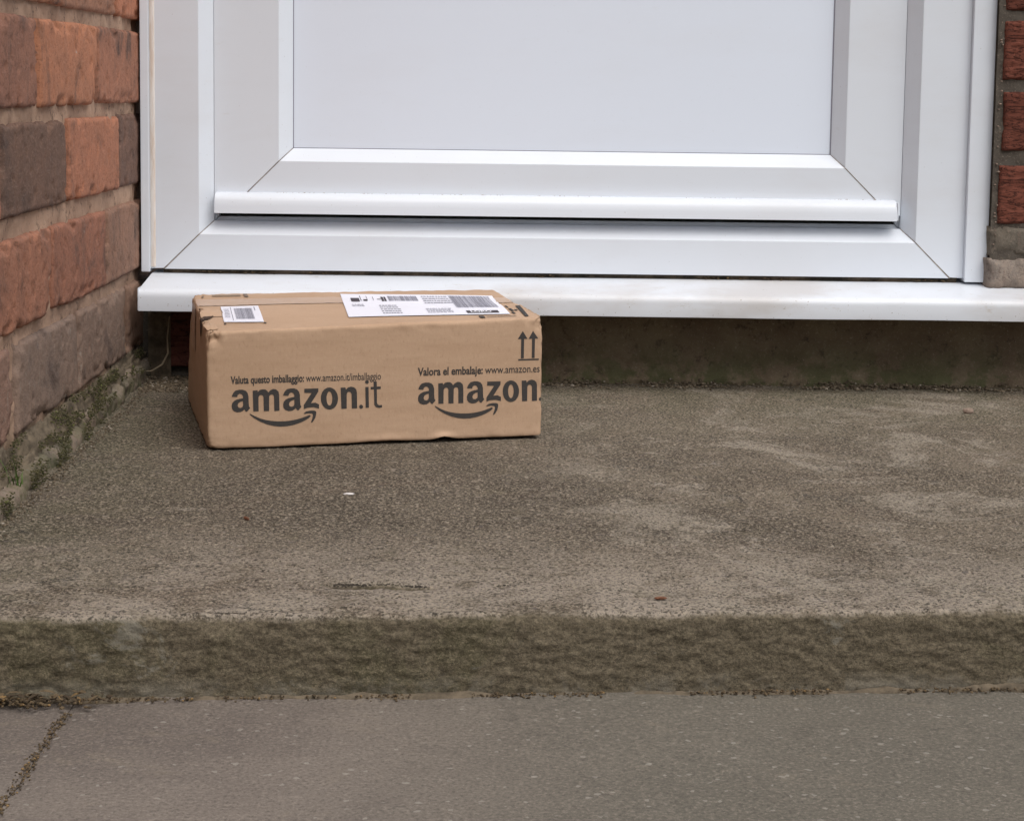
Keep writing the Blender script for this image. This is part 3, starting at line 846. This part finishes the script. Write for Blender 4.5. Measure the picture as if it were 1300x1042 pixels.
# ---- printing: flat ink sheets lying on the skin
def curve_mesh(loops):
    cu = bpy.data.curves.new('tmp', 'CURVE'); cu.dimensions = '2D'; cu.fill_mode = 'BOTH'
    for L in loops:
        sp = cu.splines.new('POLY'); sp.points.add(len(L)-1); sp.use_cyclic_u = True
        for q, (x, y) in zip(sp.points, L): q.co = (x, y, 0, 1)
    ob = bpy.data.objects.new('tmp', cu); me = bpy.data.meshes.new_from_object(ob)
    V = [tuple(v.co) for v in me.vertices]; F = [tuple(p.vertices) for p in me.polygons]
    bpy.data.objects.remove(ob); bpy.data.curves.remove(cu); bpy.data.meshes.remove(me)
    return V, F
def text_mesh(s, bold=0, spacing=1.0):
    cu = bpy.data.curves.new('tmp', 'FONT'); cu.body = s; cu.size = 1; cu.offset = bold; cu.space_character = spacing; cu.resolution_u = 3
    ob = bpy.data.objects.new('tmp', cu); me = bpy.data.meshes.new_from_object(ob)
    V = [tuple(v.co) for v in me.vertices]; F = [tuple(p.vertices) for p in me.polygons]
    bpy.data.objects.remove(ob); bpy.data.curves.remove(cu); bpy.data.meshes.remove(me)
    return V, F
def front_uv(u, z, off=.0003):
    """u, z in metres on the printed long side"""
    zt = .109 + (.1155-.109)*u/LX_
    zb = .0012 + .0018*u/LX_
    return boxpt(u, 0, (z-zb)/(zt-zb)*LZ_, off)
def top_uv(u, v, off=.0008): return boxpt(u, v, LZ_, off)
def ink(name, VF, place, mat, label=None, parent=None):
    V, F = VF
    o = mesh_obj(name, [place(x, y)-PO for x, y, _ in V], F, mat, parent or parcel, shade=False)
    bm = bmesh.new(); bm.from_mesh(o.data)
    o_ = o
    bm.to_mesh(o.data); bm.free()
    if label: o['label'] = label
    return o
def rects(L):
    V = []; F = []
    for x0, x1, y0, y1 in L:
        b = len(V); V += [(x0, y0, 0), (x1, y0, 0), (x1, y1, 0), (x0, y1, 0)]; F.append((b, b+1, b+2, b+3))
    return V, F
def merge(L):
    V = []; F = []
    for v, f in L:
        b = len(V); V += list(v); F += [tuple(b+i for i in q) for q in f]
    return V, F
GLYPH = {
  'a': [[(22.1,49.3),(26.8,49.0),(27.3,50.9),(29.2,52.0),(31.1,51.2),(32.1,49.4),(32.1,47.7),(29.2,47.3),(26.5,46.7),(24.1,45.5),(22.4,43.6),(21.8,41.1),(22.2,38.3),(23.8,36.1),(26.8,35.0),(30.1,35.3),(32.0,36.4),(33.2,37.6),(34.2,35.7),(35.5,35.3),(38.4,38.6),(37.4,40.1),(37.1,43.7),(37.0,49.3),(36.3,52.3),(34.7,54.4),(31.9,55.5),(28.7,55.6),(25.4,54.9),(23.5,53.0),(22.4,50.8)],[(32.0,45.2),(29.5,44.5),(27.7,43.2),(27.1,41.2),(27.9,39.3),(29.8,38.8),(31.4,39.7),(32.1,41.1)]],
  'm': [[(40.9,54.4),(45.2,54.7),(45.4,53.0),(47.2,54.8),(49.7,55.4),(52.2,55.2),(54.1,53.7),(54.8,52.3),(56.6,54.2),(59.3,55.4),(62.0,54.9),(64.1,52.9),(64.7,49.8),(64.9,35.3),(60.2,35.1),(60.0,48.5),(59.3,50.0),(57.9,50.4),(56.6,50.0),(55.6,48.7),(55.5,35.3),(50.7,35.3),(50.5,48.3),(49.9,49.7),(48.3,50.3),(46.8,49.8),(46.0,48.1),(46.0,35.3),(41.2,35.3)]],
  'a2': [[(68.3,49.0),(73.1,48.7),(73.7,50.7),(75.6,51.7),(77.5,51.0),(78.5,49.1),(78.5,47.5),(75.6,47.0),(72.9,46.4),(70.4,45.2),(68.8,43.3),(68.2,40.8),(68.5,38.0),(70.2,35.7),(73.2,34.6),(76.5,34.9),(78.4,36.0),(79.7,37.2),(80.7,35.4),(82.1,34.9),(85.0,38.3),(84.0,39.7),(83.7,43.4),(83.5,49.0),(82.8,52.1),(81.1,54.2),(78.4,55.3),(75.0,55.4),(71.7,54.7),(69.8,52.8),(68.7,50.6)],[(78.4,45.0),(75.9,44.2),(74.1,42.8),(73.5,40.9),(74.3,38.9),(76.2,38.5),(77.9,39.4),(78.5,40.8)]],
  'z': [[(87.6,54.7),(100.4,54.7),(100.4,51.6),(93.6,41.3),(97.7,41.6),(101.0,39.9),(101.0,36.0),(95.9,37.4),(90.4,37.1),(87.1,36.0),(87.0,39.7),(94.3,50.6),(87.6,51.0)]],
  'o': [[(118.5,44.8),(118.3,42.5),(117.8,40.3),(116.8,38.4),(115.6,36.8),(114.1,35.7),(112.4,35.0),(110.6,34.8),(108.9,35.1),(107.2,35.9),(105.7,37.2),(104.4,38.8),(103.5,40.8),(102.9,43.0),(102.7,45.3),(102.8,47.5),(103.4,49.7),(104.3,51.6),(105.6,53.2),(107.1,54.3),(108.7,55.0),(110.5,55.2),(112.3,54.9),(113.9,54.1),(115.5,52.9),(116.7,51.2),(117.7,49.2),(118.3,47.0)],[(113.3,44.9),(113.2,43.5),(113.0,42.1),(112.7,40.9),(112.3,39.9),(111.8,39.1),(111.2,38.7),(110.6,38.5),(110.0,38.7),(109.5,39.2),(108.9,40.0),(108.5,41.0),(108.2,42.3),(108.0,43.7),(107.9,45.1),(107.9,46.5),(108.1,47.9),(108.4,49.1),(108.9,50.1),(109.4,50.9),(109.9,51.3),(110.5,51.5),(111.1,51.3),(111.7,50.8),(112.2,50.0),(112.6,49.0),(113.0,47.7),(113.2,46.4)]],
  'n': [[(120.9,54.7),(125.3,54.8),(125.8,52.7),(127.6,54.6),(130.4,55.4),(133.2,54.7),(135.3,52.7),(135.9,49.9),(136.2,35.2),(131.2,35.1),(131.0,48.3),(130.3,50.1),(128.7,50.7),(127.1,50.2),(126.5,48.5),(126.5,35.2),(121.6,35.1)]],
  'dot': [[(141.7,36.4),(141.5,35.7),(141.1,35.1),(140.5,34.7),(139.8,34.6),(139.1,34.8),(138.5,35.2),(138.1,35.8),(138.0,36.5),(138.1,37.2),(138.5,37.8),(139.1,38.2),(139.8,38.3),(140.5,38.2),(141.1,37.7),(141.5,37.1)]],
  'i': [[(143.7,54.7),(146.7,54.7),(147.1,35.4),(144.1,35.3)]],
  'idot': [[(147.0,59.2),(146.8,58.6),(146.5,58.0),(145.9,57.6),(145.2,57.5),(144.6,57.7),(144.0,58.1),(143.6,58.7),(143.5,59.3),(143.6,60.0),(144.0,60.5),(144.5,60.9),(145.2,61.0),(145.9,60.9),(146.4,60.5),(146.8,59.9)]],
  't': [[(151.3,59.3),(154.3,59.5),(154.4,54.7),(158.1,54.7),(158.1,52.4),(154.4,52.3),(154.6,39.7),(155.3,37.9),(156.8,37.3),(159.3,37.5),(159.3,35.3),(156.5,34.8),(153.7,35.7),(152.1,37.8),(151.7,52.3),(148.7,52.3),(148.7,54.5),(151.5,54.6)]],
  'smile': [[(37.7,33.7),(42.5,31.0),(47.3,28.7),(52.1,27.2),(57.0,26.2),(63.0,25.5),(69.1,25.4),(75.2,25.8),(80.0,26.6),(84.9,27.8),(89.2,29.3),(92.2,30.4),(93.5,29.4),(91.6,27.6),(87.4,25.1),(83.1,23.3),(77.6,21.7),(71.6,20.7),(65.5,20.6),(59.4,21.4),(53.4,23.1),(47.3,25.8),(41.9,29.1),(38.3,32.2)]],
  'arrow': [[(86.8,32.0),(89.2,33.7),(92.8,34.4),(96.5,34.3),(98.3,33.5),(98.5,31.7),(97.6,27.7),(95.9,24.8),(94.2,23.1),(93.6,23.9),(94.7,26.8),(95.4,30.2),(94.7,31.5),(91.6,32.0),(87.6,31.5)]],
}

def logo(keys, du, dz, name, label):
    parts_ = []
    for k in keys: parts_.append(curve_mesh(GLYPH[k]))
    ink(name, merge(parts_), lambda x, y: front_uv(x/1000+du, y/1000+dz), MT['ink'], label)
word = ['a', 'm', 'a2', 'z', 'o', 'n', 'dot']
logo(word+['i', 'idot', 't'], 0, 0, 'printed_word', 'large dark word amazon.it')
logo(['smile', 'arrow'], 0, 0, 'printed_smile', 'curved smile arrow under the left word')
logo(word, .1713, .0015, 'printed_word', 'large dark word amazon. cut off at the corner')
logo(['smile', 'arrow'], .1713, .0015, 'printed_smile', 'curved smile arrow under the right word')
def line(segs, u0, u1, zb, cap, name, label):
    """text segments (string, boldness) set one after another and fitted between u0 and u1"""
    L = []; x = 0
    for s, b in segs:
        V, F = text_mesh(s, b); mn = min(v[0] for v in V); mx = max(v[0] for v in V)
        L.append(([(v[0]-mn+x, v[1], 0) for v in V], F)); x += mx-mn+.28
    V, F = merge(L); w = x-.28; sx = (u1-u0)/w; sy = cap/.70
    ink(name, (V, F), lambda a, b: front_uv(u0+a*sx, zb+b*sy), MT['ink'], label)
line([('Valuta questo imballaggio:', .026), ('www.amazon.it/imballaggio', .004)], .0212, .1582, .0612, .0068, 'printed_line', 'small line above the left word')
line([('Valora el embalaje:', .026), ('www.amazon.es', .004)], .1927, .3095, .0638, .0072, 'printed_line', 'small line above the right word')
def arrow(u):
    return [[(u-.0014, .0772), (u+.0014, .0772), (u+.0014, .0955), (u+.0047, .0955), (u, .1030), (u-.0047, .0955), (u-.0014, .0955)]]
ink('up_arrow', curve_mesh(arrow(.2925)), front_uv, MT['ink']); ink('up_arrow', curve_mesh(arrow(.3030)), front_uv, MT['ink'])
ink('arrow_base_line', rects([(.2885, .3085, .0752, .0766)]), front_uv, MT['ink'])

# ---- top: shipping label and barcode label, each a sheet with print on it
def quadmap(c):       # c: four (u,v) corners  tl,tr,br,bl ; s right, t down
    def f(s, t, off=.0011):
        a = [c[0][i]*(1-s)+c[1][i]*s for i in (0, 1)]; b = [c[3][i]*(1-s)+c[2][i]*s for i in (0, 1)]
        return top_uv(a[0]*(1-t)+b[0]*t, a[1]*(1-t)+b[1]*t, off)
    return f
SHIP = quadmap([(.1478, .2478), (.2978, .2029), (.2862, .0325), (.1346, .0539)])
BARL = quadmap([(.0226, .1618), (.0585, .161), (.0551, .0435), (.0192, .0515)])
def sheet(name, qm, label, nu=40, nv=30):
    V = [qm(i/nu, j/nv, .0009)-PO for i in range(nu+1) for j in range(nv+1)]
    F = [(i*(nv+1)+j, i*(nv+1)+j+1, (i+1)*(nv+1)+j+1, (i+1)*(nv+1)+j) for i in range(nu) for j in range(nv)]
    o = mesh_obj(name, V, F, MT['paper'], parcel); o['label'] = label; return o
ship = sheet('shipping_label', SHIP, 'large white address label with barcodes')
barl = sheet('barcode_label', BARL, 'small white barcode sticker')
rq = random.Random(21)
def bars(s0, s1, t0, t1, n, vertical=True):
    L = []; x = s0
    step_ = (s1-s0)/n if vertical else (t1-t0)/n
    for k in range(n):
        w = rq.choice([.35, .5, .7])*step_
        if vertical:
            a = s0+k*step_
            for q in range(4):
                L.append((a, a+w, t0+(t1-t0)*q/4, t0+(t1-t0)*(q+1)/4))
        else:
            a = t0+k*step_; 
            for q in range(4): L.append((s0+(s1-s0)*q/4, s0+(s1-s0)*(q+1)/4, a, a+w))
    return L
def textlines(s0, s1, t0, t1, n, words=4):
    L = []
    for k in range(n):
        a = t0+(t1-t0)*k/n; x = s0
        while x < s1-.01:
            w = rq.uniform(.008, .02); 
            q = x
            while q < min(x+w, s1): L.append((q, q+.0030, a, a+(t1-t0)/n*.45)); q += .0042
            x += w+.006
    return L
pl = lambda qm: (lambda a, b: qm(a, b, .0013))
ink('barcode', rects(bars(.70, .97, .07, .68, 46)), pl(SHIP), MT['greyink'], parent=ship)
ink('barcode', rects(bars(.30, .49, .10, .33, 34)), pl(SHIP), MT['greyink'], parent=ship)
for tl in (textlines(.22, .345, .52, .95, 5), textlines(.50, .66, .70, .93, 4), textlines(.05, .13, .48, .60, 2), textlines(.52, .70, .10, .5, 4)):
    ink('fine_print', rects(tl), pl(SHIP), MT['greyink'], parent=ship)['kind'] = 'stuff'
ink('bold_print', rects([(.055, .110, .20, .36), (.118, .122, .10, .32), (.135, .160, .26, .33), (.160, .163, .1, .3), (.20, .203, .14, .30), (.225, .25, .24, .26), (.253, .268, .14, .34), (.272, .284, .14, .34)]), pl(SHIP), MT['blackink'], parent=ship)
ink('code_box', rects([(.74+.05*k, .74+.05*(k+1), .83, .94) for k in range(4)]), pl(SHIP), MT['blackink'], parent=ship)
V, F = text_mesh('LORO', .02); mn = min(v[0] for v in V); mx = max(v[0] for v in V)
ink('code_letters', ([((v[0]-mn)/(mx-mn), v[1]/.72, 0) for v in V], F), lambda a, b: SHIP(.765+.13*a, .925-.080*b, .0016), MT['whiteink'], parent=ship)
ink('barcode', rects(bars(.33, .80, .16, .84, 30)), pl(BARL), MT['greyink'], parent=barl)
for tl in ([(.24, .255, .08, .92)], textlines(.06, .2, .2, .8, 6), [(.86, .88, .1, .34)]):
    ink('fine_print', rects(tl), pl(BARL), MT['greyink'], parent=barl)['kind'] = 'stuff'
# faint printed marks on the carton's top
fade = plain('faded_printed_brown', (.20, .150, .11), .8, .1)
ink('printed_mark', rects([(.0080, .0100, .236, .258)]), top_uv, fade); ink('printed_mark', rects([(.0510, .0550, .238, .264)]), top_uv, fade)
ink('printed_mark', rects([(.0192, .0478, .246, .260)]), top_uv, plain('pale_printed_brown', (.33, .245, .17), .8, .1))
ink('printed_mark', ([(.2968, .0110, 0), (.3010, .0129, 0), (.3081, .0998, 0), (.3036, .1012, 0)], [(0, 1, 2, 3)]), top_uv, MT['ink'])
ink('printed_mark', rects([(.2542, .2590, .012, .027), (.2610, .2896, .0175, .0205)]), top_uv, MT['ink'])
for rct in ((.2900, .2925, .036, .050), (.2920, .2950, .058, .078), (.2960, .2990, .060, .068), (.2930, .2950, .088, .104)):
    ink('printed_mark', rects([rct]), top_uv, MT['ink'])
for rct in ((.0200, .0560, .0395, .0405), (.0185, .0205, .038, .044), (.0545, .0570, .036, .042)):
    ink('printed_mark', rects([rct]), top_uv, MT['ink'])

# ------------------------------------------------------------------ small things on the step
pts = []
for _ in range(2600):
    x = rm.uniform(-.39, .66); d = abs(rm.gauss(0, 1))
    y = -.010 - .011*d
    if fn(x*12, y*30, 1, 3) < -.10: continue
    if -.30 < x < .03 and y > -.14: pass
    pts.append((x, y, .0008+rm.uniform(0, .003)*(1 if d < .8 else .2), rm.uniform(.0006, .0021)*(1.4 if rm.random() < .04 else 1)))
for _ in range(1700):
    x = rm.uniform(-.30, .75); q = abs(rm.gauss(0, .5)); y = -.004 - .012*q
    if fn(x*14, 9, 1, 3) < rm.uniform(-.4, .3): continue
    pts.append((x, y, .0060*max(0, 1-q)*rm.uniform(.2, 1.1), rm.uniform(.0006, .0017)*(1.7 if rm.random() < .03 else 1)))
for _ in range(900):
    x = rm.uniform(-.385, -.30); y = rm.uniform(-.10, .0)
    pts.append((x, y, .0008, rm.uniform(.0006, .0022)))
tag(lumps('gravel', pts, MT['gravel']), 'loose dark grit and crumbs along the back of the step under the sill', 'gravel', kind='stuff')
pts = []
for _ in range(900):
    y = rm.uniform(-.86, -.02); base = WX + .016 + (-y)*.020
    pts.append((base+abs(rm.gauss(0, .006)), y, rm.uniform(-.0005, .0012), rm.uniform(.0005, .0014)))
for _ in range(260):
    x = rm.uniform(-.33, .38); y = rm.uniform(-.92, -.12)
    pts.append((x, y, .0003, rm.uniform(.0004, .0009)))
tag(lumps('grit', pts, MT['gravel'], seed=8), 'fine grit scattered over the concrete and along the foot of the side wall', 'grit', kind='stuff')
pts = []
for _ in range(700):
    x = rm.gauss(-.335, .045); 
    if x > -.235: continue
    ey = -.9368 + .068*(x-.0114)
    pts.append((x, ey - .008 - abs(rm.gauss(0, .007)), -.0505+rm.uniform(0, .0035), rm.uniform(.0007, .0017)))
for _ in range(420):
    y = rm.uniform(-1.2, -.98); pts.append((-.2598+.0016*fn(y*28, 2, 2, 3)+rm.gauss(0, .0022), y, -.0524, rm.uniform(.0003, .0010)))
for _ in range(1100):
    x = rm.uniform(-.26, .50); ey = -.9368 + .068*(x-.0114)
    if fn(x*15, 1, 4, 3) < -.15: continue
    pts.append((x, ey-.004-abs(rm.gauss(0, .003)), -.0515+rm.uniform(0, .002), rm.uniform(.0004, .0011)))
def flakes(name, n, mat, seed, place):
    rnd = random.Random(seed); V = []; F = []
    for _ in range(n):
        x, y, z, L = place(rnd); w = L*rnd.uniform(.12, .35); a = rnd.uniform(0, 6.28); t = rnd.uniform(-.5, .5)
        b = len(V); d = Vector((math.cos(a), math.sin(a), t*.6)); e = Vector((-math.sin(a), math.cos(a), rnd.uniform(-.4, .4)))
        c = Vector((x, y, z))
        for s, q in ((-1, 0), (-.3, 1), (.5, .8), (1, 0), (.4, -1), (-.4, -.8)):
            V.append(c + d*L*s*.5 + e*w*q*.5 + Vector((0, 0, (1-abs(s))*L*.15)))
        F.append((b, b+1, b+2, b+3, b+4, b+5))
    return mesh_obj(name, V, F, mat, shade=False), V, F
def pl_litter(r):
    while True:
        x = r.gauss(-.335, .045)
        if x < -.235: break
    ey = -.9368 + .068*(x-.0114)
    return x, ey-.008-abs(r.gauss(0, .008)), -.0490+r.uniform(0, .005), r.uniform(.004, .011)
lt = lumps('leaf_litter', pts, MT['litter'], seed=4); fl, _, _ = flakes('x', 260, MT['litter'], 12, pl_litter)
bm = bmesh.new(); bm.from_mesh(lt.data); bm.from_mesh(fl.data); bm.to_mesh(lt.data); bm.free(); bpy.data.objects.remove(fl)
tag(lt, 'dry brown leaf litter heaped against the foot of the step at lower left', 'leaf litter', kind='stuff')

pts = []
for px, py, rx, ry, n_ in ((-.0955, -.8713, .016, .004, 110), (-.074, -.869, .008, .002, 30), (-.0535, -.8735, .010, .003, 60), (.005, -.868, .005, .002, 16), (.12, -.60, .010, .004, 18), (.19, -.705, .016, .006, 26)):
    for _ in range(n_): pts.append((px+rm.gauss(0, rx*.5), py+rm.gauss(0, ry*.5), -.0002, rm.uniform(.0004, .0011)))  # dark crumbs darken the pits so that their depth shows
tag(lumps('dirt', pts, plain('pit_depth_dirt', (.045, .036, .026), .95, .5, 200), seed=15, flat=.5), 'dark dirt making the depth show in small pits near the front edge of the step', 'dirt', kind='stuff')

def single(name, label, cat, x, y, z, sx, sy, sz, mat, seed, rot=0):
    bm = bmesh.new(); bmesh.ops.create_icosphere(bm, subdivisions=2, radius=1)
    for v in bm.verts:
        k = 1+.28*noise.noise(v.co*1.6+Vector((seed, 0, 0))); v.co = Vector((v.co.x*sx*k, v.co.y*sy*k, v.co.z*sz*k))
    o = bm_obj(name, bm, mat); o.location = (x, y, z); o.rotation_euler = (0, 0, rot)
    tag(o, label, cat); return o
single('pebble', 'small pinkish-brown pebble near the sill on the right of the step', 'pebble', .4887, -.1691, .0022, .0062, .0045, .003, MT['stone'], 3)
single('plastic_flake', 'tiny white and pink flake on the concrete in front of the parcel', 'flake', -.1185, -.5954, .0009, .0042, .0020, .0008, MT['white'], 5)
single('leaf_scrap', 'scrap of reddish-brown leaf near the front edge of the step', 'leaf', .1083, -.9000, .0012, 0.0040, .0022, .0009, MT['leaf'], 7, .2)
0 and single('plastic_chip', 'tiny blue chip by the front edge of the step', 'chip', .2204, -.8991, .0010, .0030, .0022, .0012, MT['bluechip'], 8)
single('seed_husk', 'small curled dark seed husk on the left part of the step', 'seed husk', -.1889, -.6882, .0014, .0014, .0045, .0014, MT['leaf'], 9, .6)

# dry root hanging at the wall corner under the sill
path = [(-.366, -.004, .070), (-.368, -.008, .045), (-.3665, -.012, .030), (-.372, -.016, .018), (-.383, -.020, .011), (-.391, -.018, .010)]
V = []; F = []; K = 6
for i, p in enumerate(path):
    r = .0013*(1-.5*abs(i-3)/3)
    for k in range(K): a = 6.283*k/K; V.append((p[0]+r*math.cos(a), p[1]+r*math.sin(a)*.8, p[2]+r*math.sin(a)*.6))
for i in range(len(path)-1):
    for k in range(K): F.append((i*K+k, i*K+(k+1) % K, (i+1)*K+(k+1) % K, (i+1)*K+k))
tag(mesh_obj('dry_root', V, F, MT['root']), 'thin pale dry root dangling in the wall corner below the sill', 'root')

# grass tuft at the wall foot
gt = thing('grass_tuft', 'small tuft of green grass at the mossy wall foot on the far left', 'grass', (-.380, -.630, 0))
gr_ = random.Random(9)
for k in range(13):
    a = gr_.uniform(0, 6.28); L = gr_.uniform(.018, .042); lean = gr_.uniform(.1, .45); w = gr_.uniform(.0007, .0012); bx, by = gr_.gauss(0, .003), gr_.gauss(0, .008)
    V = []; ns = 6
    for i in range(ns+1):
        t = i/ns; px = bx + math.cos(a)*lean*L*t*t; py = by + math.sin(a)*lean*L*t*t; pz = L*t*(1-.15*t)
        ww = w*(1-t**1.5)+.00008
        V += [(px-ww*math.sin(a), py+ww*math.cos(a), pz), (px, py, pz+.0002+ww*.5), (px+ww*math.sin(a), py-ww*math.cos(a), pz)]
    F = []
    for i in range(ns):
        b = i*3; F += [(b, b+1, b+4, b+3), (b+1, b+2, b+5, b+4)]
    mesh_obj('blade', V, F, MT['grass'], gt)
